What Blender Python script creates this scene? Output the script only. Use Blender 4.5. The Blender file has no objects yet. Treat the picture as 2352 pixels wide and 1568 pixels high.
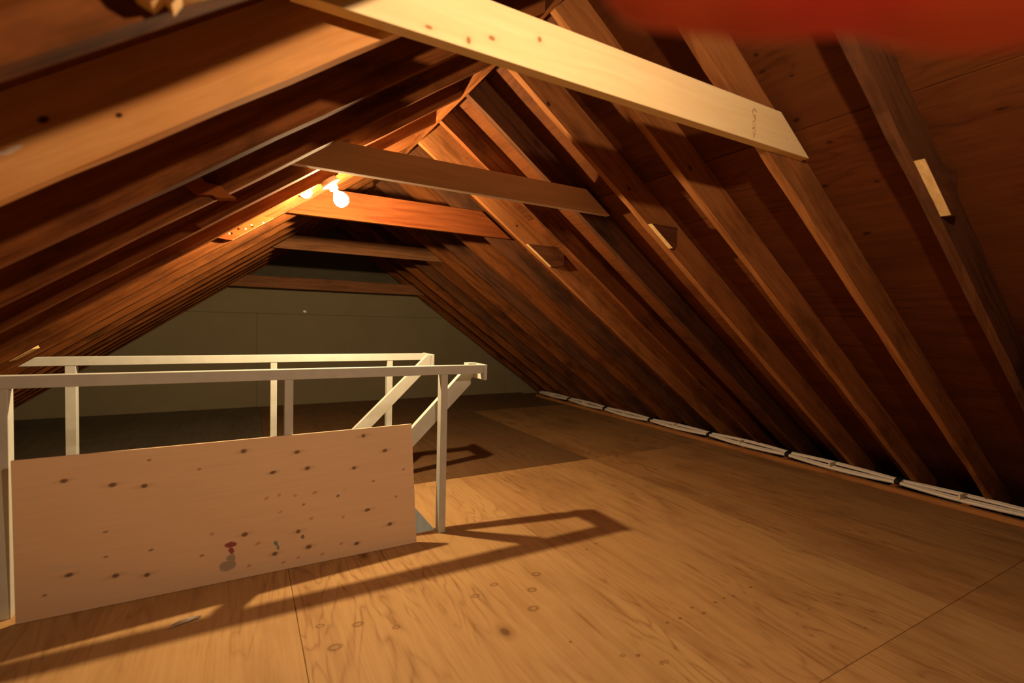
import bpy, bmesh, math, random
from mathutils import Vector, Matrix
random.seed(7)
C = bpy.context.scene.collection
sc = bpy.context.scene

# ------------------------------------------------------------------ camera, world, exposure
S = 0.4064                       # rafter spacing (16 in)
ZR, MR, ML = 2.3688, 0.7069, 0.7139   # rafter underside apex height, right / left pitch
Y0, GAP = 2.0445, 0.0385         # far bottom edge of rafter 0 on the right; offset of the left ones
WALL = 7.05
cam = bpy.data.cameras.new('camera'); co = bpy.data.objects.new('camera', cam); C.objects.link(co)
cam.sensor_width = 36.0; cam.lens = 1114.5/2352*36
cam.clip_start = 0.02; cam.clip_end = 60
Fv = Vector((0.48622944, 0.87306101, -0.03667965)); Rv = Vector((0.87382737, -0.48567479, 0.02336092)); Uv = Rv.cross(Fv)
co.matrix_world = Matrix(((Rv.x, Uv.x, -Fv.x, -1.03581), (Rv.y, Uv.y, -Fv.y, 0), (Rv.z, Uv.z, -Fv.z, 1.15067), (0, 0, 0, 1)))
cam.dof.use_dof = True; cam.dof.focus_distance = 2.9; cam.dof.aperture_fstop = 2.0
sc.camera = co
w = bpy.data.worlds.new('world'); sc.world = w; w.use_nodes = True
w.node_tree.nodes['Background'].inputs[0].default_value = (0.02, 0.018, 0.016, 1)
w.node_tree.nodes['Background'].inputs[1].default_value = 0.05
sc.view_settings.view_transform = 'Standard'; sc.view_settings.look = 'None'
sc.view_settings.gamma = 1; sc.view_settings.use_curve_mapping = False
sc.view_settings.exposure = 0.0
LIGHT, LIGHT_NEAR = (1.0, 0.69, 0.34), (1.0, 0.68, 0.41)
FAR_P, NEAR_P = 175, 62
FAR_B, NEAR_B = Vector((-0.557, 2.88, 1.832)), Vector((-0.465, 0.18, 1.832))

# ------------------------------------------------------------------ helpers
def link(name, me, mat=None, parent=None, mw=None):
    o = bpy.data.objects.new(name, me); C.objects.link(o)
    if mat and me: me.materials.append(mat)
    if mw is not None: o.matrix_world = mw
    if parent: o.parent = parent; o.matrix_parent_inverse = parent.matrix_world.inverted()
    return o
def empty(name, loc):
    o = bpy.data.objects.new(name, None); C.objects.link(o); o.location = loc; o.empty_display_size = .05
    bpy.context.view_layer.update()
    return o
def tag(o, label=None, cat=None, group=None, kind=None):
    if label: o['label'] = label
    if cat: o['category'] = cat
    if group: o['group'] = group
    if kind: o['kind'] = kind
    return o
def mesh(name, bm, smooth=False):
    me = bpy.data.meshes.new(name); bm.normal_update(); bm.to_mesh(me); bm.free()
    if smooth:
        for p in me.polygons: p.use_smooth = True
    return me
def frame(o, x, z):
    x = Vector(x).normalized(); z = Vector(z).normalized(); y = z.cross(x)
    return Matrix(((x.x, y.x, z.x, o[0]), (x.y, y.y, z.y, o[1]), (x.z, y.z, z.z, o[2]), (0, 0, 0, 1)))
def board_me(name, L, h, t, cut0=0, cut1=0, seg=1, jit=0.0, bev=.0015):
    """length on local x (from 0), height on z (from 0), thickness centred on y; ends sheared by cut*z"""
    bm = bmesh.new(); rings = []
    for i in range(seg+1):
        f = i/seg; r = []
        for (y, z) in ((-t/2, 0), (t/2, 0), (t/2, h), (-t/2, h)):
            x0, x1 = cut0*z, L+cut1*z
            jy, jz = (random.uniform(-jit, jit), random.uniform(-jit, jit)) if jit else (0, 0)
            r.append(bm.verts.new((x0+(x1-x0)*f, y+jy*.5, z+jz)))
        rings.append(r)
    for a, b in zip(rings, rings[1:]):
        for j in range(4):
            bm.faces.new((a[j], b[j], b[(j+1) % 4], a[(j+1) % 4]))
    bm.faces.new(rings[0]); bm.faces.new(rings[-1][::-1])
    bmesh.ops.recalc_face_normals(bm, faces=bm.faces)
    if bev and seg == 1:
        bmesh.ops.bevel(bm, geom=bm.edges[:], offset=bev, segments=1, affect='EDGES')
    return mesh(name, bm)
def board(name, org, xdir, zdir, L, h, t, mat, parent=None, **k):
    return link(name, board_me(name, L, h, t, **k), mat, parent, frame(org, xdir, zdir))
def box(name, lo, hi, mat, parent=None, bev=.0015):
    """axis-aligned box, origin at the base centre, longest horizontal side used as grain axis"""
    lo, hi = Vector(lo), Vector(hi); d = hi-lo
    ax = max(range(3), key=lambda i: d[i])
    if ax == 0: return board(name, (lo.x, (lo.y+hi.y)/2, lo.z), (1, 0, 0), (0, 0, 1), d.x, d.z, d.y, mat, parent, bev=bev)
    if ax == 1: return board(name, ((lo.x+hi.x)/2, lo.y, lo.z), (0, 1, 0), (0, 0, 1), d.y, d.z, d.x, mat, parent, bev=bev)
    return board(name, (lo.x, (lo.y+hi.y)/2, lo.z), (0, 0, 1), (-1, 0, 0), d.z, d.x, d.y, mat, parent, bev=bev) if False else \
        board(name, (hi.x, (lo.y+hi.y)/2, lo.z), (0, 0, 1), (-1, 0, 0), d.z, d.x, d.y, mat, parent, bev=bev)
def prism(name, pts, y0, y1, mat, parent=None, jag=0, bev=0):
    """polygon in the xz plane, extruded from y0 (front) to y1"""
    bm = bmesh.new()
    a = [bm.verts.new((x, y0, z)) for x, z in pts]; b = [bm.verts.new((x, y1, z)) for x, z in pts]
    n = len(pts); bm.faces.new(a); bm.faces.new(b[::-1])
    for i in range(n): bm.faces.new((a[i], b[i], b[(i+1) % n], a[(i+1) % n]))
    bmesh.ops.recalc_face_normals(bm, faces=bm.faces)
    if bev: bmesh.ops.bevel(bm, geom=bm.edges[:], offset=bev, segments=1, affect='EDGES')
    c = Vector((sum(p[0] for p in pts)/n, (y0+y1)/2, min(p[1] for p in pts)))
    bmesh.ops.translate(bm, verts=bm.verts, vec=-c)
    return link(name, mesh(name, bm), mat, parent, Matrix.Translation(c))
def tube_me(name, pts, r, n=8, closed=False):
    bm = bmesh.new(); rings = []
    pts = [Vector(p) for p in pts]
    for i, p in enumerate(pts):
        a = pts[max(i-1, 0)]; b = pts[min(i+1, len(pts)-1)]; d = (b-a).normalized()
        u = d.cross(Vector((0, 0, 1)));
        if u.length < 1e-3: u = Vector((1, 0, 0))
        u.normalize(); v = u.cross(d)
        rr = r if not callable(r) else r(i/(len(pts)-1))
        if isinstance(rr, tuple): ru, rv = rr
        else: ru = rv = rr
        rings.append([bm.verts.new(p+u*ru*math.cos(2*math.pi*j/n)+v*rv*math.sin(2*math.pi*j/n)) for j in range(n)])
    for a, b in zip(rings, rings[1:]):
        for j in range(n): bm.faces.new((a[j], a[(j+1) % n], b[(j+1) % n], b[j]))
    bm.faces.new(rings[0][::-1]); bm.faces.new(rings[-1])
    bmesh.ops.recalc_face_normals(bm, faces=bm.faces)
    return mesh(name, bm, True)
def lathe_me(name, prof, n=24):
    bm = bmesh.new(); rings = []
    for r, z in prof:
        rings.append([bm.verts.new((r*math.cos(2*math.pi*j/n), r*math.sin(2*math.pi*j/n), z)) for j in range(n)])
    for a, b in zip(rings, rings[1:]):
        for j in range(n): bm.faces.new((a[j], a[(j+1) % n], b[(j+1) % n], b[j]))
    bm.faces.new(rings[0][::-1]); bm.faces.new(rings[-1])
    bmesh.ops.remove_doubles(bm, verts=bm.verts, dist=1e-5)
    bmesh.ops.recalc_face_normals(bm, faces=bm.faces)
    return mesh(name, bm, True)

# ------------------------------------------------------------------ materials
class NT:
    def __init__(s, name, rough=.7, spec=.3):
        s.m = bpy.data.materials.new(name); s.m.use_nodes = True; s.t = s.m.node_tree
        s.b = s.t.nodes['Principled BSDF']; s.b.inputs['Roughness'].default_value = rough
        s.b.inputs['Specular IOR Level'].default_value = spec
    def n(s, typ, **k):
        nd = s.t.nodes.new(typ)
        for a, v in k.items(): setattr(nd, a, v)
        return nd
    def l(s, a, b): s.t.links.new(a, b)
    def val(s, sock, v):
        if isinstance(v, (int, float)): sock.default_value = v
        elif isinstance(v, tuple): sock.default_value = v
        else: s.l(v, sock)
    def math(s, op, a, b=None, clamp=False):
        nd = s.n('ShaderNodeMath', operation=op, use_clamp=clamp); s.val(nd.inputs[0], a)
        if b is not None: s.val(nd.inputs[1], b)
        return nd.outputs[0]
    def coords(s, scale=(1, 1, 1), world=False, rnd=True):
        tc = s.n('ShaderNodeTexCoord'); src = tc.outputs['Object']
        if world: src = s.n('ShaderNodeNewGeometry').outputs['Position']
        if rnd and not world:
            oi = s.n('ShaderNodeObjectInfo'); mu = s.math('MULTIPLY', oi.outputs['Random'], 37.0)
            ad = s.n('ShaderNodeVectorMath', operation='ADD'); s.l(src, ad.inputs[0]); s.l(mu, ad.inputs[1]); src = ad.outputs[0]
        mp = s.n('ShaderNodeMapping'); mp.inputs['Scale'].default_value = scale; s.l(src, mp.inputs['Vector'])
        return mp.outputs[0]
    def noise(s, vec, scale, detail=4, rough=.55, dist=0):
        nd = s.n('ShaderNodeTexNoise'); nd.inputs['Scale'].default_value = scale; nd.inputs['Detail'].default_value = detail
        nd.inputs['Roughness'].default_value = rough; nd.inputs['Distortion'].default_value = dist
        s.l(vec, nd.inputs['Vector']); return nd.outputs['Fac']
    def ramp(s, fac, stops):
        nd = s.n('ShaderNodeValToRGB'); e = nd.color_ramp.elements
        while len(e) < len(stops): e.new(.5)
        for el, (p, c) in zip(e, stops): el.position = p; el.color = (*c, 1) if len(c) == 3 else c
        s.l(fac, nd.inputs['Fac']); return nd.outputs['Color']
    def mr(s, v, a, b, c=0, d=1):
        nd = s.n('ShaderNodeMapRange'); s.val(nd.inputs['Value'], v)
        for i, x in zip((1, 2, 3, 4), (a, b, c, d)): nd.inputs[i].default_value = x
        return nd.outputs[0]
    def mix(s, f, a, b, blend='MIX'):
        nd = s.n('ShaderNodeMix', data_type='RGBA', blend_type=blend)
        s.val(nd.inputs[0], f)
        for i, v in ((6, a), (7, b)):
            if isinstance(v, tuple): nd.inputs[i].default_value = (*v, 1) if len(v) == 3 else v
            else: s.l(v, nd.inputs[i])
        return nd.outputs[2]
    def spots(s, vec, lst, soft=.35, warp=None):
        """max of soft ellipses (x, y, rx, ry, angle) in the vector's xy plane"""
        out = None
        for (x, y, rx, ry, *an) in lst:
            mp = s.n('ShaderNodeMapping'); mp.vector_type = 'TEXTURE'
            mp.inputs['Location'].default_value = (x, y, 0); mp.inputs['Scale'].default_value = (rx, ry, 1e3)
            if an: mp.inputs['Rotation'].default_value = (0, 0, an[0])
            s.l(vec, mp.inputs['Vector'])
            ln = s.n('ShaderNodeVectorMath', operation='LENGTH'); s.l(mp.outputs[0], ln.inputs[0])
            v = s.mr(ln.outputs['Value'], 1, 1-soft)
            out = v if out is None else s.math('MAXIMUM', out, v)
        return out
    def warped(s, vec, scale, amt):
        nz = s.n('ShaderNodeTexNoise'); nz.inputs['Scale'].default_value = scale; nz.inputs['Detail'].default_value = 3; s.l(vec, nz.inputs['Vector'])
        sb = s.n('ShaderNodeVectorMath', operation='SUBTRACT'); s.l(nz.outputs['Color'], sb.inputs[0]); sb.inputs[1].default_value = (.5, .5, .5)
        sl = s.n('ShaderNodeVectorMath', operation='SCALE'); s.l(sb.outputs[0], sl.inputs[0]); sl.inputs['Scale'].default_value = amt
        ad = s.n('ShaderNodeVectorMath', operation='ADD'); s.l(vec, ad.inputs[0]); s.l(sl.outputs[0], ad.inputs[1])
        return ad.outputs[0]
    def sep(s, vec):
        nd = s.n('ShaderNodeSeparateXYZ'); s.l(vec, nd.inputs[0]); return nd.outputs
    def comb(s, x, y, z=0.0):
        nd = s.n('ShaderNodeCombineXYZ')
        for i, v in zip(range(3), (x, y, z)): s.val(nd.inputs[i], v)
        return nd.outputs[0]
    def bump(s, h, strength=.2, dist=.003):
        nd = s.n('ShaderNodeBump'); nd.inputs['Strength'].default_value = strength; nd.inputs['Distance'].default_value = dist
        s.l(h, nd.inputs['Height']); s.l(nd.outputs[0], s.b.inputs['Normal'])
    def done(s, col):
        if isinstance(col, tuple): s.b.inputs['Base Color'].default_value = (*col, 1)
        else: s.l(col, s.b.inputs['Base Color'])
        return s.m
def mul(c, f): return tuple(min(1, x*f) for x in c)

def lumber(name, base, dark, vary=.25, stain=.5, stainc=(.10, .045, .022), knot=(.06, .022, .01), kd=3.0, rough=.75, grain=1.0, marks=None, smear=None):
    """sawn board: streaks along local x, mottled ageing stains, a few knots"""
    s = NT(name, rough+.1, .06)
    v = s.coords((1, 1, 1)); wv = s.warped(v, 1.3, .06)
    mp = s.n('ShaderNodeMapping'); mp.inputs['Scale'].default_value = (1.2, 26, 26); s.l(wv, mp.inputs['Vector'])
    g = s.noise(mp.outputs[0], 1.6, 6, .6, .4)
    mp2 = s.n('ShaderNodeMapping'); mp2.inputs['Scale'].default_value = (2.2, 6, 6); s.l(v, mp2.inputs['Vector'])
    st = s.noise(mp2.outputs[0], 1.1, 5, .62)
    col = s.ramp(g, [(.32, mul(dark, 1)), (.5, mul(base, .9)), (.68, mul(base, 1.08))]) if grain >= 1 else \
        s.mix(s.mr(g, .35, .62, 0, grain), base, dark)
    if stain: col = s.mix(s.mr(st, .50, .68, 0, stain), col, stainc)
    # knots
    vo = s.n('ShaderNodeTexVoronoi'); vo.inputs['Scale'].default_value = 1; mp3 = s.n('ShaderNodeMapping')
    mp3.inputs['Scale'].default_value = (kd*.8, kd*2.0, kd*2.0); s.l(wv, mp3.inputs['Vector']); s.l(mp3.outputs[0], vo.inputs['Vector'])
    rnd = s.sep(vo.outputs['Color'])[0]
    k = s.math('MULTIPLY', s.mr(vo.outputs['Distance'], .11, .06), s.math('GREATER_THAN', rnd, .62))
    halo = s.math('MULTIPLY', s.mr(vo.outputs['Distance'], .26, .1, 0, .35), s.math('GREATER_THAN', rnd, .62))
    col = s.mix(halo, col, mul(dark, .8)); col = s.mix(k, col, knot)
    if marks or smear:
        xx, yy, zz = s.sep(s.n('ShaderNodeTexCoord').outputs['Object']); pv = s.comb(xx, zz, 0.0)
        if marks:
            col = s.mix(s.math('MULTIPLY', s.spots(pv, [(a, b, c*3, d*2) for a, b, c, d in marks], .95), .4), col, mul(dark, .7))
            col = s.mix(s.spots(pv, marks, .5), col, knot)
        if smear: col = s.mix(s.math('MULTIPLY', s.spots(s.warped(pv, 30, .015), smear, .4), .8), col, (.62, .5, .42))
    if vary:
        oi = s.n('ShaderNodeObjectInfo')
        f = s.mr(oi.outputs['Random'], 0, 1, 1-vary, 1+vary*.35)
        col = s.mix(1.0, col, s.comb(f, f, f), 'MULTIPLY')
    s.bump(g, .25, .002)
    return s.done(col)

def plywood(name, base, streak, dark, vary=.15, knotc=(.16, .075, .035), kd=2.2, patches=None, dots=None, stains=None, sheet_knots=None, wild=1.0, rough=.6, blot=.25):
    """rotary-cut ply: wide wavy figure along local x, small knots, football-shaped patches"""
    s = NT(name, rough, .12)
    v = s.coords((1, 1, 1))
    mpa = s.n('ShaderNodeMapping'); mpa.inputs['Scale'].default_value = (.55, 3.2, 1); s.l(v, mpa.inputs['Vector'])
    field = s.noise(mpa.outputs[0], 1.25, 3, .5, .5)
    wv = s.math('FRACT', s.math('MULTIPLY', field, 15.0*wild))
    fig = s.mr(s.math('ABSOLUTE', s.math('SUBTRACT', wv, .5)), .18, .5)          # contour-like cathedral figure
    mpb = s.n('ShaderNodeMapping'); mpb.inputs['Scale'].default_value = (1.5, 34, 1); s.l(v, mpb.inputs['Vector'])
    fine = s.noise(mpb.outputs[0], 2.2, 5, .65)
    mpc = s.n('ShaderNodeMapping'); mpc.inputs['Scale'].default_value = (.8, 2.2, 1); s.l(v, mpc.inputs['Vector'])
    area = s.mr(s.noise(mpc.outputs[0], 1.5, 2, .5), .40, .62)
    fig2 = s.math('MULTIPLY', s.math('POWER', fig, 2.2), s.math('MULTIPLY', area, s.mr(fine, .3, .65, .2, 1)))
    mpe = s.n('ShaderNodeMapping'); mpe.inputs['Scale'].default_value = (.9, 15, 1); s.l(v, mpe.inputs['Vector'])
    med = s.noise(mpe.outputs[0], 1.4, 4, .6)
    col = s.mix(s.mr(fine, .36, .66, 0, .6), base, streak)
    col = s.mix(s.mr(med, .50, .72, 0, .45), col, tuple(a*.5+b*.5 for a, b in zip(streak, dark)))
    col = s.mix(s.math('MULTIPLY', fig2, .72), col, dark)
    mpd = s.n('ShaderNodeMapping'); mpd.inputs['Scale'].default_value = (.9, 1.8, 1); s.l(v, mpd.inputs['Vector'])
    bl = s.noise(mpd.outputs[0], 2.0, 5, .6)
    col = s.mix(s.mr(bl, .48, .72, 0, blot), col, mul(dark, .8))
    vo = s.n('ShaderNodeTexVoronoi'); vo.inputs['Scale'].default_value = kd; mpk = s.n('ShaderNodeMapping'); mpk.inputs['Scale'].default_value = (.8, 1.25, 0)
    s.l(s.warped(v, 6, .02), mpk.inputs['Vector']); s.l(mpk.outputs[0], vo.inputs['Vector'])
    rnd = s.sep(vo.outputs['Color'])
    on = s.math('GREATER_THAN', rnd[0], .45); size = s.mr(rnd[1], 0, 1, .025, .065)
    rel = s.math('DIVIDE', vo.outputs['Distance'], size)
    core = s.math('MULTIPLY', s.mr(rel, 1.0, .5), on); ring = s.math('MULTIPLY', s.mr(rel, 2.2, .9, 0, .4), on)
    col = s.mix(ring, col, mul(dark, .9)); col = s.mix(s.math('MULTIPLY', core, .85), col, knotc)
    if patches:
        wp = s.coords(world=True)
        m = s.spots(wp, patches, .25)
        m2 = s.spots(wp, [(a, b, c*.5, d*.5, *e) for a, b, c, d, *e in patches], .3)
        col = s.mix(s.math('MULTIPLY', m, .55), col, mul(dark, .75)); col = s.mix(s.math('MULTIPLY', m2, .5), col, base)
    if stains:
        wp = s.warped(s.coords(world=True), 5, .03)
        col = s.mix(s.math('MULTIPLY', s.spots(wp, stains, .8), .5), col, mul(dark, 1.15))
    if dots:
        col = s.mix(s.math('MULTIPLY', s.spots(s.coords(world=True), dots, .6), .65), col, mul(dark, .6))
    if sheet_knots:
        wp = s.warped(s.coords(world=True), 25, .012)
        col = s.mix(s.math('MULTIPLY', s.spots(wp, sheet_knots, .8), .85), col, mul(dark, .4))
    if vary:
        oi = s.n('ShaderNodeObjectInfo'); f = s.mr(oi.outputs['Random'], 0, 1, 1-vary, 1+vary*.4)
        col = s.mix(1.0, col, s.comb(f, f, f), 'MULTIPLY')
    s.bump(fine, .12, .0015)
    return s.done(col)

def plain(name, c, rough=.6, mottle=.12, scale=6, spec=.3):
    s = NT(name, rough, spec); v = s.coords()
    f = s.noise(v, scale, 4, .6)
    return s.done(s.mix(s.mr(f, .35, .7), c, mul(c, 1-mottle*2)))

M = {}
M['rafter'] = lumber('aged_rafter_wood', (.22, .073, .020), (.115, .033, .0075), .35, .75, (.034, .013, .006))
M['rafter_mid'] = lumber('brown_rafter_wood', (.34, .135, .044), (.235, .08, .022), 0, .5, (.055, .022, .009), kd=1.2, marks=[(.284, .019, .016, .012), (.9, .06, .014, .01)])
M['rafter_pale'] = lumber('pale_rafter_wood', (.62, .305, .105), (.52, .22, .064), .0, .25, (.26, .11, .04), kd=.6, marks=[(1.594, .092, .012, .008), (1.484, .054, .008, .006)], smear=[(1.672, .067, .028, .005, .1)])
M['rafter_dark'] = lumber('dark_rafter_wood', (.125, .05, .022), (.07, .026, .011), .2, .7, (.03, .017, .012))
M['new_pine'] = lumber('new_pine', (.86, .69, .40), (.80, .58, .29), 0, .10, (.55, .33, .13), (.40, .20, .08), .7, grain=.6, marks=[(.475, .045, .012, .008), (.41, .02, .008, .012), (.305, .02, .012, .006), (.62, .085, .008, .01)])
M['grey_board'] = lumber('grey_brown_board', (.72, .56, .45), (.60, .45, .36), 0, .15, (.38, .27, .2), (.16, .08, .045), 3.5, grain=.6)
M['red_board'] = lumber('reddish_board', (.21, .058, .016), (.145, .034, .009), 0, .25, (.08, .02, .007), kd=2.0)
M['brown_board'] = lumber('brown_board', (.27, .12, .055), (.16, .065, .03), .2, .4, (.07, .035, .02))
M['batten'] = lumber('orange_brown_batten', (.40, .175, .06), (.28, .10, .03), 0, .4, (.1, .04, .016))
M['cut_end'] = lumber('fresh_saw_cut', (.72, .50, .24), (.60, .36, .14), 0, .2, (.4, .22, .09), kd=.5)
M['stub'] = lumber('old_collar_wood', (.14, .052, .022), (.08, .028, .012), .1, .6, (.05, .02, .01), kd=2)
M['stub_orange'] = lumber('orange_old_wood', (.26, .075, .018), (.20, .05, .011), 0, .2, (.12, .03, .01), kd=2)
floor_dots = [(.418, 1.311, .011, .009), (.485, 1.308, .012, .010), (.586, 1.337, .010, .009), (.599, 1.289, .013, .009), (.707, 1.319, .012, .010), (.768, 1.324, .009, .008), (.82, 1.316, .011, .008), (.951, 1.326, .013, .009),
              (.183, 1.223, .008, .007), (.23, 1.162, .008, .007), (.011, 1.39, .009, .008), (.602, 1.977, .012, .009), (.515, 1.947, .010, .008), (1.018, 1.107, .007, .006), (.946, 1.114, .006, .006), (1.089, .932, .008, .006)]
floor_smears = [(.308, 1.54, .020, .215), (.860, 1.575, .016, .09), (.139, 1.455, .010, .15), (1.668, 1.65, .02, .07), (-.26, 1.62, .010, .11)]
floor_patches = [(.153, 1.853, .026, .021), (.066, 1.749, .026, .021), (-.001, 1.628, .028, .022), (-.061, 1.86, .022, .017),
                 (-.172, 1.816, .022, .017), (-.649, 1.842, .026, .02), (-.747, 1.745, .03, .022), (-.777, 1.895, .02, .015),
                 (-.526, 1.759, .018, .014), (.131, 1.247, .012, .01), (.179, 1.222, .011, .009), (.243, 1.153, .012, .01), (.224, 1.155, .01, .008)]
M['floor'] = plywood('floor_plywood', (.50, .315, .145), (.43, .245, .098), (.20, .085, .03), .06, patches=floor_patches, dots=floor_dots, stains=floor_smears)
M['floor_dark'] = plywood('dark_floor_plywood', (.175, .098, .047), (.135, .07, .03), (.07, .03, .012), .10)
M['floor_falloff'] = plywood('falloff_floor_plywood', (.385, .215, .092), (.31, .158, .06), (.14, .056, .02), .06, blot=.5, dots=floor_dots, stains=floor_smears)  # right-hand sheets: light falloff painted in as a darker plywood tone
M['floor_mid'] = plywood('mid_floor_plywood', (.45, .27, .12), (.37, .20, .078), (.17, .07, .025), .05, patches=None, dots=floor_dots, stains=floor_smears, blot=.4)  # in-between tone that eases the painted falloff to the right
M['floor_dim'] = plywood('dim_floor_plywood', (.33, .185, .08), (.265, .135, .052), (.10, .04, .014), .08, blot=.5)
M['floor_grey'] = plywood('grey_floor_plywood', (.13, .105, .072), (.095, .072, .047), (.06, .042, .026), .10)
M['sheath'] = plywood('roof_sheathing_plywood', (.155, .048, .012), (.115, .032, .007), (.048, .012, .003), .18, (.013, .005, .002), 1.6, wild=1.2, rough=.8, blot=.5, sheet_knots=[(.84, 1.143, .011, .02), (.956, 1.08, .010, .019), (1.123, 1.181, .011, .02), (1.376, 1.132, .013, .024), (.645, 1.16, .008, .016), (.588, 1.152, .008, .014), (.695, 1.079, .006, .012), (1.007, .604, .006, .03), (1.151, .999, .008, .016)])
def panel_material():
    s = NT('leaning_panel_plywood', .6, .3)
    tc = s.n('ShaderNodeTexCoord').outputs['Object']; x, y, z = s.sep(tc)
    v = s.comb(x, z, 0.0)
    # coordinates here: x along the panel from its left edge, z up from its bottom edge; lists below use x measured from the scene's ridge
    mpb = s.n('ShaderNodeMapping'); mpb.inputs['Scale'].default_value = (1.6, 26, 1); s.l(s.warped(v, 1.5, .05), mpb.inputs['Vector'])
    fine = s.noise(mpb.outputs[0], 2, 5, .6)
    mpd = s.n('ShaderNodeMapping'); mpd.inputs['Scale'].default_value = (1.2, 3.5, 1); s.l(v, mpd.inputs['Vector'])
    bl = s.noise(mpd.outputs[0], 2.2, 4, .55)
    col = s.mix(s.mr(fine, .38, .68, 0, .5), (.86, .64, .43), (.79, .56, .355))
    col = s.mix(s.mr(bl, .45, .75, 0, .35), col, (.76, .55, .41))
    X0 = -1.770
    def L(lst, rx, ry, a=0.0): return [(p[0]-X0, p[1], rx*random.uniform(.8, 1.15), ry*random.uniform(.85, 1.15), a) for p in lst]
    kn = [(-1.618, .521), (-1.477, .483), (-1.378, .463), (-1.028, .561), (-.81, .53), (-.911, .45), (-.765, .449), (-.549, .421), (-.501, .573), (-.393, .487), (-.487, .207), (-.376, .118), (-.541, .055), (-.76, .083), (-.903, .081), (-.805, .163), (-1.023, .192), (-1.61, .154), (-1.471, .117), (-1.371, .096)]
    ks = [(-.297, .38), (-.455, .343), (-.341, .249), (-.782, .283), (-1.68, .092), (-1.183, .134), (-1.357, .196), (-1.192, .505), (-1.362, .566), (-1.50, .30), (-1.50, .20)]
    wv = s.warped(v, 30, .012)
    col = s.mix(s.math('MULTIPLY', s.spots(v, L(kn, .048, .013, .12), .95), .5), col, (.50, .30, .18))
    col = s.mix(s.math('MULTIPLY', s.spots(v, L(kn, .0155, .0105, .15), .5), .85), col, (.15, .075, .038))
    col = s.mix(s.math('MULTIPLY', s.spots(v, L(ks, .012, .0065, .15), .7), .7), col, (.16, .075, .04))
    red = [(-1.148, .22), (-.938, .338), (-.819, .332), (-.886, .344), (-.731, .331), (-.604, .193), (-.749, .213), (-.972, .142), (-1.006, .049), (-.868, .033), (-.804, .044), (-.881, .265), (-.614, .07), (-.701, .037)]
    col = s.mix(s.math('MULTIPLY', s.spots(wv, L(red, .014, .009, .3), .8), .6), col, (.50, .10, .06))
    col = s.mix(.95, col, col)
    wv2 = s.warped(v, 22, .03)
    col = s.mix(s.math('MULTIPLY', s.spots(wv2, [(-1.088-X0, .067, .034, .028, .2), (-1.076-X0, .10, .018, .02)], .3), .75), col, (.30, .265, .215))
    col = s.mix(s.math('MULTIPLY', s.spots(wv2, [(-1.074-X0, .157, .029, .013), (-1.077-X0, .132, .011, .017)], .3), .9), col, (.30, .035, .05))
    col = s.mix(s.math('MULTIPLY', s.spots(wv, [(-.898-X0, .125, .009, .017, .5), (-.890-X0, .106, .008, .012)], .4), .9), col, (.16, .27, .24))
    wh = [(-1.697, .462), (-1.58, .566), (-1.711, .241), (-.833, .51), (-.556, .365)]
    col = s.mix(s.math('MULTIPLY', s.spots(wv, L(wh, .016, .009), .8), .55), col, (.72, .65, .58))
    col = s.mix(s.math('MULTIPLY', s.spots(wv, [(-1.632-X0, .188, .075, .010, -.12)], .8), .45), col, (.70, .60, .53))
    col = s.mix(s.math('MULTIPLY', s.spots(wv, [(-.597-X0, .322, .016, .011, .5)], .5), .7), col, (.75, .55, .28))
    col = s.mix(s.math('MULTIPLY', s.spots(wv, [(-.627-X0, .30, .011, .008, .5), (-.787-X0, .135, .009, .012, .6)], .5), .8), col, (.10, .08, .07))
    col = s.mix(s.math('MULTIPLY', s.spots(v, [(-.297-X0, .617, .026, .0055, .02)], .3), .9), col, (.50, .06, .03))
    s.bump(fine, .1, .001)
    return s.done(col)
M['panel'] = panel_material()
M['paint'] = plain('white_grey_rail_paint', (.57, .60, .58), .55, .05, 14)
M['well_paint'] = plain('blue_grey_stair_paint', (.36, .40, .46), .6, .1, 8)
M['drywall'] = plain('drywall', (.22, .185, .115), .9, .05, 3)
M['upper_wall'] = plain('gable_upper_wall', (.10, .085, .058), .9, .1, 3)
M['jacket'] = plain('white_cable_jacket', (.78, .70, .66), .45, .06, 9, .5)
M['strap'] = plain('black_tape', (.012, .012, .013), .5, .0)
M['clip'] = plain('pale_cable_clip', (.75, .66, .5), .5, .0)
M['dust'] = plain('dark_dusty_insulation', (.045, .035, .028), .95, .2, 12)
M['porcelain'] = plain('porcelain', (.85, .80, .70), .3, .02, 5, .5)
M['steel'] = plain('nail_steel', (.55, .5, .42), .4, .05)
M['ink'] = plain('faded_stamp_ink', (.64, .47, .25), .8, .2, 60)
M['plastic'] = plain('crumpled_grey_plastic', (.42, .35, .28), .4, .2, 30, .5)
def cloth_mat():
    s = NT('guessed_red_cloth', .9, .1); v = s.coords()
    f = s.noise(v, 9, 3, .6)
    col = s.mix(s.mr(f, .35, .65), (.72, .17, .16), (.70, .26, .15))
    s.l(col, s.b.inputs['Base Color'])
    tr = s.n('ShaderNodeBsdfTranslucent'); s.l(col, tr.inputs['Color'])
    mx = s.n('ShaderNodeMixShader'); mx.inputs[0].default_value = .35
    out = s.t.nodes['Material Output']; s.l(s.b.outputs[0], mx.inputs[1]); s.l(tr.outputs[0], mx.inputs[2]); s.l(mx.outputs[0], out.inputs['Surface'])
    return s.m
M['cloth'] = cloth_mat()
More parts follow.
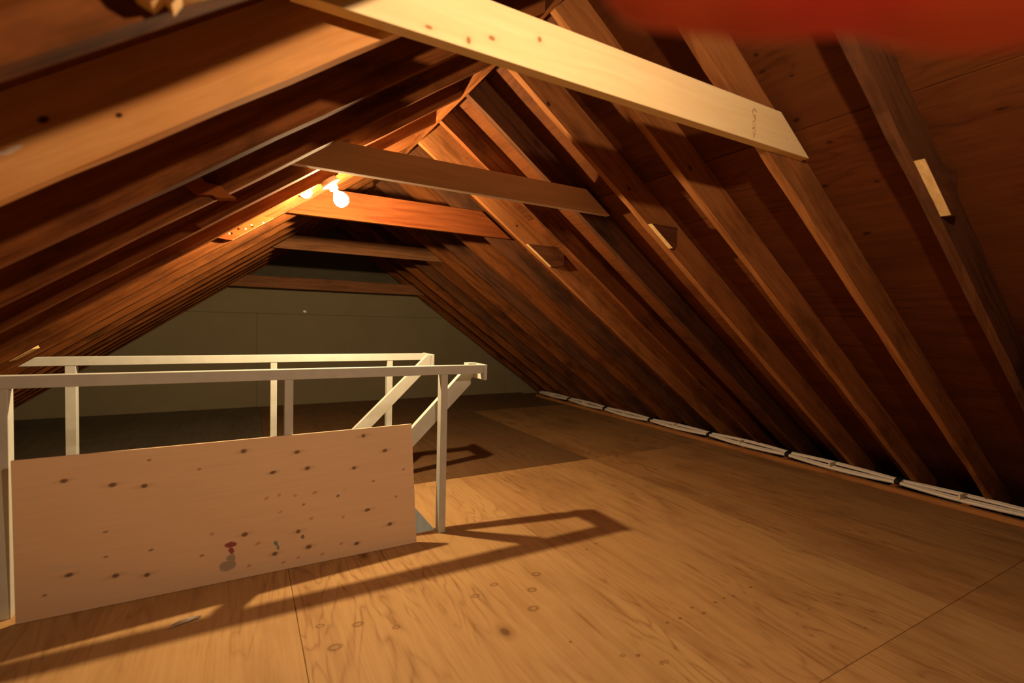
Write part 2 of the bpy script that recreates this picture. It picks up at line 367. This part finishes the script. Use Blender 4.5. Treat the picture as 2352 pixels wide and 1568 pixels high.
def bulb_mat():
    m = bpy.data.materials.new('glowing_bulb_glass'); m.use_nodes = True; t = m.node_tree; t.nodes.clear()
    o = t.nodes.new('ShaderNodeOutputMaterial'); e = t.nodes.new('ShaderNodeEmission'); tr = t.nodes.new('ShaderNodeBsdfTransparent')
    a = t.nodes.new('ShaderNodeAddShader'); e.inputs['Color'].default_value = (*LIGHT, 1); e.inputs['Strength'].default_value = 22
    t.links.new(e.outputs[0], a.inputs[0]); t.links.new(tr.outputs[0], a.inputs[1]); t.links.new(a.outputs[0], o.inputs['Surface'])
    return m
M['bulb'] = bulb_mat()

# ------------------------------------------------------------------ roof: ceiling > sheathing_panel, rafter, ridge_board
thR, thL = math.atan(MR), math.atan(ML)
ceil = tag(empty('ceiling', (0, 2.9, ZR)), 'dark wooden gable roof of rafters and plywood sheathing', 'ceiling', kind='structure')
RD = .155                                     # rafter depth
def slope(side):
    th = thR if side > 0 else thL
    d = Vector((side*math.cos(th), 0, -math.sin(th))); n = Vector((side*math.sin(th), 0, math.cos(th)))
    return th, d, n
KS = range(-8, 13)
for side in (1, -1):
    th, d, n = slope(side)
    for k in KS:
        yc = Y0+k*S-.019+(GAP if side < 0 else 0)
        x0 = .010
        org = Vector((side*x0, yc, ZR-x0*math.tan(th)))
        mat = M['rafter']
        lab = None
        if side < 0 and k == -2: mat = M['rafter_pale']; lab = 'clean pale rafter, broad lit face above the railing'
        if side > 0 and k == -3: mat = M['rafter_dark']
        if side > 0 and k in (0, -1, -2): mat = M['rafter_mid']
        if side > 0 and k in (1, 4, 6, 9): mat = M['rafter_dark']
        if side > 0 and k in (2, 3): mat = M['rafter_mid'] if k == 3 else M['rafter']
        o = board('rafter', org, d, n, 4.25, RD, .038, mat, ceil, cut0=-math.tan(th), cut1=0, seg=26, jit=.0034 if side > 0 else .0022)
        if lab: o['label'] = lab
    # sheathing: 4x8 sheets laid along the ridge, staggered
    s_edges = [.0, .968, 2.188, 3.408, 4.35]
    for r in range(4):
        a, b = s_edges[r], s_edges[r+1]
        ys = -1.62+(-1.2 if r % 2 else 0)
        while ys < WALL+.15:
            y1 = min(ys+2.438, WALL+.16); y0 = max(ys, -1.62)
            if y1-y0 > .1:
                p = Vector((0, y0+.0015, ZR))+n*RD+d*((a if a else -RD*math.tan(th))+.0015)
                # local x along the ridge (grain), y down the slope
                me = board_me('sheathing_panel', y1-y0-.003, .012, b-(a if a else -RD*math.tan(th))-.003)
                zz = n; xx = Vector((0, 1, 0)); yy = zz.cross(xx)
                ctr = p+d*((b-(a if a else -RD*math.tan(th))-.003)/2)
                link('sheathing_panel', me, M['sheath'], ceil, frame(ctr, xx, zz))
            ys += 2.438
board('ridge_board', (0, -1.6, ZR-.004), (0, 1, 0), (0, 0, 1), WALL+1.55, .17, .019, M['rafter'], ceil, seg=30, jit=.001)

# ------------------------------------------------------------------ floor: joists, plywood sheets, stairwell opening
floor = tag(empty('floor', (0, 2.7, 0)), 'plywood sheet floor around the railed stair opening', 'floor', kind='structure')
HX0, HX1, HY0, HY1 = -1.745, -.098, 2.512, 3.448          # stair opening
T = .018
xe = [-3.27, -2.068, -.848, .372, 1.592, 2.812, 3.07]; ye = [-1.58, .85, 3.29, 5.72, WALL]
def sheet(x0, x1, y0, y1, mat):
    g = .0008
    if x1-x0 < .02 or y1-y0 < .02: return
    board('plywood_sheet', ((x0+x1)/2, y0+g, -T), (0, 1, 0), (0, 0, 1), y1-y0-2*g, T, x1-x0-2*g, mat, floor, bev=.0012)
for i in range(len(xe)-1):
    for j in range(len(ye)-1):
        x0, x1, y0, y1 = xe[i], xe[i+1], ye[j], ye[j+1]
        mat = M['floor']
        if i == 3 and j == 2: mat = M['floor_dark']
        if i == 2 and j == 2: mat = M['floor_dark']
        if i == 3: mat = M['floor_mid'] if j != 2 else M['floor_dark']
        if i >= 4: mat = M['floor_falloff']
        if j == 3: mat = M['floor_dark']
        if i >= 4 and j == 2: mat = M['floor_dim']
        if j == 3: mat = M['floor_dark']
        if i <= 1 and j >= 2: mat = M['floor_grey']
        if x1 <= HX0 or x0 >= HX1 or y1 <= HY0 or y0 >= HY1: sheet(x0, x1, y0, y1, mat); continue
        sheet(x0, x1, y0, min(y1, HY0), mat) if y0 < HY0 else None
        sheet(x0, x1, max(y0, HY1), y1, mat) if y1 > HY1 else None
        ya, yb = max(y0, HY0), min(y1, HY1)
        if x0 < HX0: sheet(x0, HX0, ya, yb, mat)
        if x1 > HX1: sheet(HX1, x1, ya, yb, mat)
for k in KS:
    y = Y0+k*S+.06
    if HY0-.03 < y < HY1+.03:
        box('joist', (-3.6, y-.019, -T-.14), (HX0-.03, y+.019, -T-.001), M['rafter_dark'], floor)
        box('joist', (HX1+.03, y-.019, -T-.14), (3.55, y+.019, -T-.001), M['rafter_dark'], floor)
    else:
        box('joist', (-3.6, y-.019, -T-.14), (3.55, y+.019, -T-.001), M['rafter_dark'], floor)
# loft insulation between the joists, left and right of the stair opening
for nm, (x0, x1, y0, y1) in {'a': (-3.75, HX0-.05, -1.62, WALL+.1), 'b': (HX1+.05, 3.75, -1.62, WALL+.1), 'c': (HX0-.05, HX1+.05, -1.62, HY0-.05), 'd': (HX0-.05, HX1+.05, HY1+.05, WALL+.1)}.items():
    box('insulation_layer', (x0, y0, -.26), (x1, y1, -.162), M['dust'], floor, bev=0)
for k in range(-2, 12):
    y = Y0+k*S+.06
    box('cable_support', (3.114, y-.02, -.018), (3.36, y+.02, .034), M['rafter_mid'], floor)
# stairwell lining, landing nosing and steps going down to the left
box('stairwell_lining', (HX1, HY0-.02, -1.9), (HX1+.018, HY1+.02, -.0005), M['well_paint'], floor)
box('stairwell_lining', (HX0-.018, HY0-.02, -1.9), (HX0, HY1+.02, -.0005), M['well_paint'], floor)
box('stairwell_lining', (HX0, HY0-.018, -1.9), (HX1, HY0, -.019), M['well_paint'], floor)
box('stairwell_lining', (HX0, HY1, -1.9), (HX1, HY1+.018, -.019), M['well_paint'], floor)
box('stairwell_floor', (HX0-.02, HY0-.02, -1.92), (HX1+.02, HY1+.02, -1.9), M['dust'], floor)
stairs = tag(empty('staircase', (-.6, 2.95, -1.9)), 'blue-grey painted steps descending inside the railed opening', 'stairs')
for i in range(7):
    z = -.20*(i+1); xr = HX1-.225*i
    box('tread', (xr-.25, HY0+.002, z-.03), (xr-.001, HY1-.002, z), M['well_paint'], stairs)
    box('riser', (xr-.245, HY0+.003, z-.20), (xr-.23, HY1-.003, z-.031), M['well_paint'], stairs)
o = box('trim_1', (3.073, -1.55, -.018), (3.112, WALL-.5, .032), M['batten']); tag(o, 'brown batten along the right edge of the plywood floor', 'trim', kind='structure')
o = box('trim_2', (-3.31, -1.55, -.019), (-3.27, WALL-.4, .020), M['brown_board']); tag(o, 'brown batten along the left edge of the plywood floor', 'trim', kind='structure')

# ------------------------------------------------------------------ gable walls
def clip_gable(x0, x1, z0, z1, off=.17):
    """rectangle cut by the roof lines"""
    poly = [(x0, z0), (x1, z0), (x1, z1), (x0, z1)]
    for sgn, m in ((1, MR), (-1, ML)):
        zt = ZR+off
        f = lambda p: zt-m*sgn*p[0]-p[1]
        out = []
        for a, b in zip(poly, poly[1:]+poly[:1]):
            fa, fb = f(a), f(b)
            if fa >= 0: out.append(a)
            if (fa >= 0) != (fb >= 0):
                t = fa/(fa-fb); out.append((a[0]+(b[0]-a[0])*t, a[1]+(b[1]-a[1])*t))
        poly = out
        if len(poly) < 3: return None
    return poly
for nm, y, lab, dirn in (('wall_back', WALL, 'pale drywall gable wall at the far end of the attic', 1), ('wall_front', -1.62, 'drywall gable wall behind the viewpoint', -1)):
    wl = tag(empty(nm, (0, y, 0)), lab, 'wall', kind='structure')
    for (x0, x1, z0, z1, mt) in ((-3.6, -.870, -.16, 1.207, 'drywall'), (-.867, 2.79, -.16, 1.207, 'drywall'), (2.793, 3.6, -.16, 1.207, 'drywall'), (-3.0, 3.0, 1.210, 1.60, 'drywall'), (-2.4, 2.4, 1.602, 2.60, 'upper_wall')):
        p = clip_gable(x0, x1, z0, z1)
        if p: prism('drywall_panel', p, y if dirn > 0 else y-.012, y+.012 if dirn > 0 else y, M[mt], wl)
    if dirn > 0:
        bm = bmesh.new(); bmesh.ops.create_icosphere(bm, subdivisions=2, radius=1)
        for v in bm.verts: v.co = Vector((v.co.x*.024, v.co.y*.004, v.co.z*.02))*random.uniform(.85, 1.1)
        link('plaster_patch', mesh('plaster_patch', bm, True), M['porcelain'], wl, Matrix.Translation((-.301, y-.002, 1.248)))

# ------------------------------------------------------------------ collar ties and sawn-off stubs
def collar(name, yf, z, h, mat, label, off=.15, t=.038):
    xr = (ZR+off*1.0-z)/MR; xl = -(ZR+off-z)/ML
    o = link(name, board_me(name, xr-xl, h, t, cut0=1/ML, cut1=-1/MR), mat, None, frame((xl, yf+t/2, z), (1, 0, 0), (0, 0, 1)))
    return tag(o, label, 'beam', 'collar ties across the rafters')
c1 = collar('collar_tie', Y0-2*S-.038-.0385, 1.842, .140, M['new_pine'], 'bright new pine collar tie, nearest and most strongly lit, crossing the top of the picture')
c2 = collar('collar_tie', Y0+1*S-.038-.0385, 1.836, .135, M['grey_board'], 'grey-brown collar tie just in front of the lit bulb')
c3 = collar('collar_tie', Y0+4*S-.038-.0385, 1.857, .196, M['red_board'], 'deep reddish collar tie glowing just behind the lit bulb')
c4 = collar('collar_tie', Y0+8*S-.038-.0385, 1.828, .140, M['brown_board'], 'dim brown collar tie beyond the reddish one')
c5 = collar('collar_tie', Y0+12*S-.038-.0385, 1.532, .145, M['brown_board'], 'lowest and farthest collar tie, against the pale gable wall')
# faded stamp and nail heads on the new pine tie (flat print: thin slips of ink)
bm = bmesh.new()
def stroke(x, z, wdt, hgt):
    vs = [bm.verts.new((x+a*wdt/2, 0, z+b*hgt/2)) for a, b in ((-1, -1), (1, -1), (1, 1), (-1, 1))]; bm.faces.new(vs)
for a in range(10):
    an = a/10*2*math.pi*.85+.6; stroke(.011*math.cos(an), .100+.012*math.sin(an), .006, .006)
for z_, w_, h_ in ((.078, .005, .012), (.066, .018, .003), (.054, .004, .012), (.044, .016, .004), (.036, .005, .010), (.024, .018, .003), (.014, .004, .012)):
    stroke(random.uniform(-.006, .008), z_, w_, h_); stroke(random.uniform(-.008, .006), z_+.004, .005, .006)
yf1 = Y0-2*S-.0765
link('grade_stamp', mesh('grade_stamp', bm), M['ink'], c1, Matrix.Translation((.60, yf1-.0006, 1.842)))['label'] = 'faded vertical ink stamp'
def nail(x, y, z, parent, r=.0035):
    link('nail_head', lathe_me('nail_head', [(r, 0), (r, .0012), (r*.6, .002)], 8), M['steel'], parent, frame((x, y, z), (1, 0, 0), (0, -1, 0)))
for x, z in ((.80, 1.888), (.845, 1.866), (.83, 1.905)): nail(x, yf1-.0001, z, c1)
def stub(side, k, za, zb, xo, mat, label, ragged=False, face=None):
    """remnant of an old collar tie: flush saw cut along the rafter underside"""
    m = MR if side > 0 else ML
    yb = Y0+k*S-.038+(GAP if side < 0 else 0); yf = yb-.031
    xa, xb = (ZR-za)/m, (ZR-zb)/m                # where the cut meets top and bottom
    if ragged: pts = [(xa+.01, za), (xa+.03, za-.008), (xa+.035, za-.03), (xa+.085, za-.05), (xa+.08, za-.07), (xb-.04, zb+.045), (xb+.015, zb+.03), (xb+.02, zb+.004), (xb+.05, zb), (xo, zb+.004), (xo, za)]
    else: pts = [(xa, za), (xb, zb), (min(xb+.03, xo-.008), zb), (xo, zb+.016), (xo, za)]
    pts = [(side*x, z) for x, z in pts]
    o = prism('collar_stub', pts, yf, yb-.001, mat)
    o.data.materials.append(M['cut_end'])
    for p in o.data.polygons:
        nv = p.normal
        if abs(nv.y) < .3 and (nv.x*side) < -.25 and nv.z < .0: p.material_index = 1
    return tag(o, label, 'beam', 'sawn-off stubs of old collar ties')
stub(1, -3, 1.722, 1.567, 1.172, M['stub'], 'stub with bright saw cut on the upper right rafter beside bare sheathing')
stub(1, 0, 1.716, 1.598, 1.122, M['stub'], 'dark five-sided stub on a lit rafter right of centre')
stub(1, 3, 1.760, 1.604, 1.20, M['stub'], 'stub with thin bright edge below the right end of the grey-brown collar tie')
o = stub(-1, 3, 1.745, 1.592, 1.22, M['stub_orange'], 'orange nail-studded stub left of the reddish collar tie')
for x, z in ((-.93, 1.70), (-1.02, 1.655), (-1.10, 1.62), (-.99, 1.68)): nail(x, Y0+3*S-.0375-.0386, z, o, .006)
o = prism('collar_stub', [(-1.21, 1.600), (-1.175, 1.573), (-1.13, 1.578), (-1.11, 1.568), (-1.055, 1.577), (-1.085, 1.592), (-1.10, 1.612), (-1.15, 1.618), (-1.165, 1.640)], Y0-.038+GAP-.026, Y0-.038+GAP+.02, M['stub_orange'])
tag(o, 'torn splinter of wood on a left rafter above the railing', 'beam', 'sawn-off stubs of old collar ties')
o = prism('collar_stub', [(-.935, 1.699), (-1.085, 1.592), (-1.108, 1.578), (-1.118, 1.560), (-1.128, 1.572), (-1.140, 1.556), (-1.158, 1.563), (-1.172, 1.580), (-1.175, 1.70)], Y0-3*S-.038+GAP-.031, Y0-3*S-.038+GAP-.001, M['stub'])
o.data.materials.append(M['cut_end'])
for p in o.data.polygons:
    if abs(p.normal.y) < .3 and p.normal.z < -.2: p.material_index = 1
tag(o, 'rough broken stub at the top left corner of the picture', 'beam', 'sawn-off stubs of old collar ties')
# pale scrap of wood under a left rafter at the back railing's wall end
prism('wood_scrap', [(-2.045, .905), (-1.955, .967), (-1.965, .990), (-2.035, .943)], 3.30, 3.40, M['cut_end'], bev=.002)
tag(bpy.data.objects['wood_scrap'], 'pale scrap of wood wedged under a rafter at the back rail end', 'scrap')

# ------------------------------------------------------------------ stair railings
def railing(y, xl, posts, label, eb, slopecut=False):
    root = tag(empty('stair_railing', ((xl+.17)/2, y, 0)), label, 'railing')
    if slopecut: o = link('top_rail', board_me('top_rail', .153-xl, .048, .042, cut0=1/ML), M['paint'], root, frame((xl, y+.021, .867), (1, 0, 0), (0, 0, 1)))
    else: box('top_rail', (xl, y, .867), (.153, y+.042, .915), M['paint'], root)
    # short cross piece closing the rail end
    box('end_block', (.1535, y+eb[0], .830), (.175, y+eb[1], .916), M['paint'], root)
    if not slopecut: box('end_cap', (.105, y+.1, .888), (.153, y+eb[1], .917), M['paint'], root)
    for x0, x1 in posts:
        box('post', (x0, y+.002, 0.0), (x1, y+.054, .8665), M['paint'], root)
    return root
fr = railing(2.456, -2.55, ((-1.833, -1.791), (-.863, -.826), (-.0965, -.0585)), 'nearer grey-white stair railing behind the leaning plywood panel', (-.004, .166))
bk = railing(3.450, -2.058, ((-1.872, -1.826), (-.876, -.838), (-.128, -.088)), 'farther grey-white stair railing toward the gable wall', (-.135, .075), True)
def brace(parent, y, pts, nm='handrail'):
    return prism(nm, pts, y, y+.036, M['paint'], parent, bev=.0015)
# sloping handrails that run down into the stairwell
sl = .92
brace(fr, 2.583, [(.085, .868), (.153, .868), (.153, .84), (.134, .822), (.134, .792), (-1.35, .792-.98*1.484), (-1.35, .868-1.02*1.435)])
brace(bk, 3.318, [(.125, .914), (.150, .914), (.150, .835), (.091, .779), (-1.30, .779-.99*1.391), (-1.30, .914-.965*1.425)])

# ------------------------------------------------------------------ leaning plywood panel
yb, yt, zt = 2.402, 2.432, .622
me = None
bm = bmesh.new()
ln = math.hypot(yt-yb, zt)
c00, c10, c11, c01 = Vector((.008, .002)), Vector((1.531, .0015)), Vector((1.525, .608)), Vector((.013, .616))
NX, NZ = 16, 8; ga, gb = [], []
for j in range(NZ+1):
    ra, rb = [], []
    for i in range(NX+1):
        u, v = i/NX, j/NZ
        p = (c00*(1-u)+c10*u)*(1-v)+(c01*(1-u)+c11*u)*v
        dy = v*(-.067+.135*u)                       # the thin sheet is slightly twisted: its right top corner leans farther back
        ra.append(bm.verts.new((p.x, dy, p.y))); rb.append(bm.verts.new((p.x, dy+.011, p.y)))
    ga.append(ra); gb.append(rb)
for j in range(NZ):
    for i in range(NX):
        bm.faces.new((ga[j][i], ga[j][i+1], ga[j+1][i+1], ga[j+1][i])); bm.faces.new((gb[j][i], gb[j+1][i], gb[j+1][i+1], gb[j][i+1]))
for i in range(NX):
    bm.faces.new((ga[0][i], gb[0][i], gb[0][i+1], ga[0][i+1])); bm.faces.new((ga[NZ][i], ga[NZ][i+1], gb[NZ][i+1], gb[NZ][i]))
for j in range(NZ):
    bm.faces.new((ga[j][0], ga[j+1][0], gb[j+1][0], gb[j][0])); bm.faces.new((ga[j][NX], gb[j][NX], gb[j+1][NX], ga[j+1][NX]))
bmesh.ops.recalc_face_normals(bm, faces=bm.faces)
pn = link('plywood_panel', mesh('plywood_panel', bm), M['panel'], None, frame((-1.770, yb, 0), (1, 0, 0), (0, (yt-yb)/ln, zt/ln)))
tag(pn, 'paint-spattered knotty plywood panel leaning against the stair railing', 'panel')

# ------------------------------------------------------------------ cable bundle along the right eave
cb = tag(empty('cable_bundle', (3.24, 3.5, 0)), 'white electrical cables strapped together along the right edge of the floor', 'cable')
XC, ST, TY = 3.185, .820, 1.690
def cab(off, zoff, sag, r, ph):
    pts = []
    for i in range(140):
        y = -1.3+i*(6.62+1.3)/139
        u = ((y-TY)/ST) % 1.0
        lift = math.sin(math.pi*u)
        pts.append((XC+off*(.55+.75*lift)+.010*math.sin(y*1.1), y, .057+zoff*(.7+.6*lift)-.006*lift+.004*math.sin(y*2.3+ph)))
    return tube_me('cable', pts, (r, r), 10)
for off, zo, r, ph in ((-.034, -.006, .0135, 0), (-.011, -.002, .0125, .2), (.024, .012, .0105, .9), (.043, .014, .0110, 1.1)):
    link('cable', cab(off, zo, 0, r, ph), M['jacket'], cb)
for k in range(-3, 7):
    y = TY+k*ST
    if y > 6.6: break
    link('strap', tube_me('strap', [(0, -.014, 0), (0, .014, 0)], lambda f: (.052, .0255), 14), M['strap'], cb, Matrix.Translation((XC+.002+.010*math.sin(y*1.1), y, .059)))
for k in range(-3, 6):
    y = TY+(k+.56)*ST
    box('cable_clip', (XC-.048, y-.006, .038), (XC+.060, y+.006, .080), M['clip'], cb)

# ------------------------------------------------------------------ lamps
def lamp(P, label, power, colour):
    th, d, n = slope(-1)
    base = Vector((P.x, P.y, P.z))+n*.117           # point on the rafter underside along the bulb axis
    # slide onto the underside plane exactly
    dist = (base-Vector((0, 0, ZR))).dot(n); base = base-n*dist
    root = tag(empty('ceiling_lamp', base), label, 'lamp', 'bare bulbs on the left rafters')
    mw = frame(base, (0, 1, 0), -n)
    link('octagon_box', lathe_me('octagon_box', [(.048, .0005), (.048, .018), (.044, .020)], 8), M['steel'], root, mw)
    link('lampholder', lathe_me('lampholder', [(.052, .0205), (.055, .026), (.050, .032), (.030, .038), (.024, .046), (.024, .062), (.020, .064)], 28), M['porcelain'], root, mw)
    g = link('bulb', lathe_me('bulb', [(.013, .0645), (.015, .076), (.026, .088), (.037, .104), (.042, .122), (.039, .140), (.029, .155), (.013, .163), (.001, .164)], 24), M['bulb'], root, mw)
    ld = bpy.data.lights.new('bulb_light', 'POINT'); ld.energy = power; ld.color = colour; ld.shadow_soft_size = .022
    lo = bpy.data.objects.new('bulb_light', ld); C.objects.link(lo); lo.location = base-n*.120
    return base
b_far = lamp(FAR_B, 'glowing bare bulb on a porcelain holder, between grey-brown and reddish collar ties', FAR_P, LIGHT)
b_near = lamp(NEAR_B, 'bare bulb overhead on the viewer side of the bright pine collar tie', NEAR_P, LIGHT_NEAR)
# junction box on the next rafter and the cable between box and lamp
yj = Y0+3*S-.038+GAP
jb = link('junction_box', lathe_me('junction_box', [(.040, 0), (.040, .030), (.037, .034), (.006, .034), (.006, .037), (.001, .037)], 20), M['porcelain'], None, frame((-.700, yj-.0005, 1.925), (1, 0, 0), (0, -1, 0)))
tag(jb, 'small round white junction box on the rafter beside the lit bulb', 'box')
pts = []
for i in range(26):
    f = i/25
    p = Vector((-.672, yj-.02, 1.945))*(1-f)+(b_far+Vector((0, .045, -.008)))*f
    p.z += .02*math.sin(math.pi*f)-.005; p.y -= .012*math.sin(math.pi*f); pts.append(p)
tag(link('feed_cable', tube_me('feed_cable', pts, .0055, 8), M['clip']), 'short cable from the junction box to the lit bulb holder', 'cable')

# ------------------------------------------------------------------ small loose things
# crumpled grey strip on the floor in front of the panel
bm = bmesh.new(); rows = []
spine = [(-1.262, 2.128), (-1.240, 2.146), (-1.215, 2.150), (-1.190, 2.158), (-1.172, 2.154)]; wd = [.010, .016, .012, .014, .008]
for (x, y), w_ in zip(spine, wd):
    rows.append([bm.verts.new((x+random.uniform(-.004, .004), y+f*w_, .0035+random.uniform(0, .007)*(1 if abs(f) < .9 else .3))) for f in (-1, -.3, .3, 1)])
for a, b in zip(rows, rows[1:]):
    for j in range(3): bm.faces.new((a[j], b[j], b[j+1], a[j+1]))
bmesh.ops.recalc_face_normals(bm, faces=bm.faces)
bmesh.ops.solidify(bm, geom=bm.faces[:], thickness=.0015)
c = Vector((-1.217, 2.145, 0)); bmesh.ops.translate(bm, verts=bm.verts, vec=-c)
tag(link('plastic_scrap', mesh('plastic_scrap', bm), M['plastic'], None, Matrix.Translation(c)), 'crumpled grey strip of plastic on the floor below the leaning panel', 'scrap')

# unidentified red shape close to the viewpoint, built as cloth on a left rafter
hem = [(-.930, .215, 1.355), (-.905, .188, 1.312), (-.889, .168, 1.286), (-.870, .150, 1.274), (-.850, .124, 1.268), (-.832, .100, 1.260), (-.815, .073, 1.248), (-.800, .045, 1.242), (-.790, .015, 1.246)]
bm = bmesh.new(); NV = 14; cols = []
top = Vector((-.93, .031, 1.700))
for i in range(33):
    f = i/32*(len(hem)-1); a = min(int(f), len(hem)-2); t = f-a
    h = Vector(hem[a]).lerp(Vector(hem[a+1]), t)
    col = []
    for j in range(NV+1):
        v = j/NV
        tp = top+Vector((.02*(i/32-.5), -.05*(i/32-.5), 0))
        p = h.lerp(tp, v); fold = .010*math.sin(i*.9+v*2)*(1-.5*v)*min(1, 4*v+.25)
        side = Vector((.5, .85, 0)).normalized()
        p += side*fold+Vector((.0, .0, -.03*math.sin(math.pi*v)))
        col.append(bm.verts.new(p))
    cols.append(col)
for a, b in zip(cols, cols[1:]):
    for j in range(NV): bm.faces.new((a[j], b[j], b[j+1], a[j+1]))
bmesh.ops.recalc_face_normals(bm, faces=bm.faces); bmesh.ops.solidify(bm, geom=bm.faces[:], thickness=.003)
c = Vector((-.87, .11, 1.25)); bmesh.ops.translate(bm, verts=bm.verts, vec=-c)
tag(link('guessed_red_cloth', mesh('guessed_red_cloth', bm, True), M['cloth'], None, Matrix.Translation(c)), 'blurred unidentified red shape, built as hanging cloth, close by at the top right corner', 'cloth')
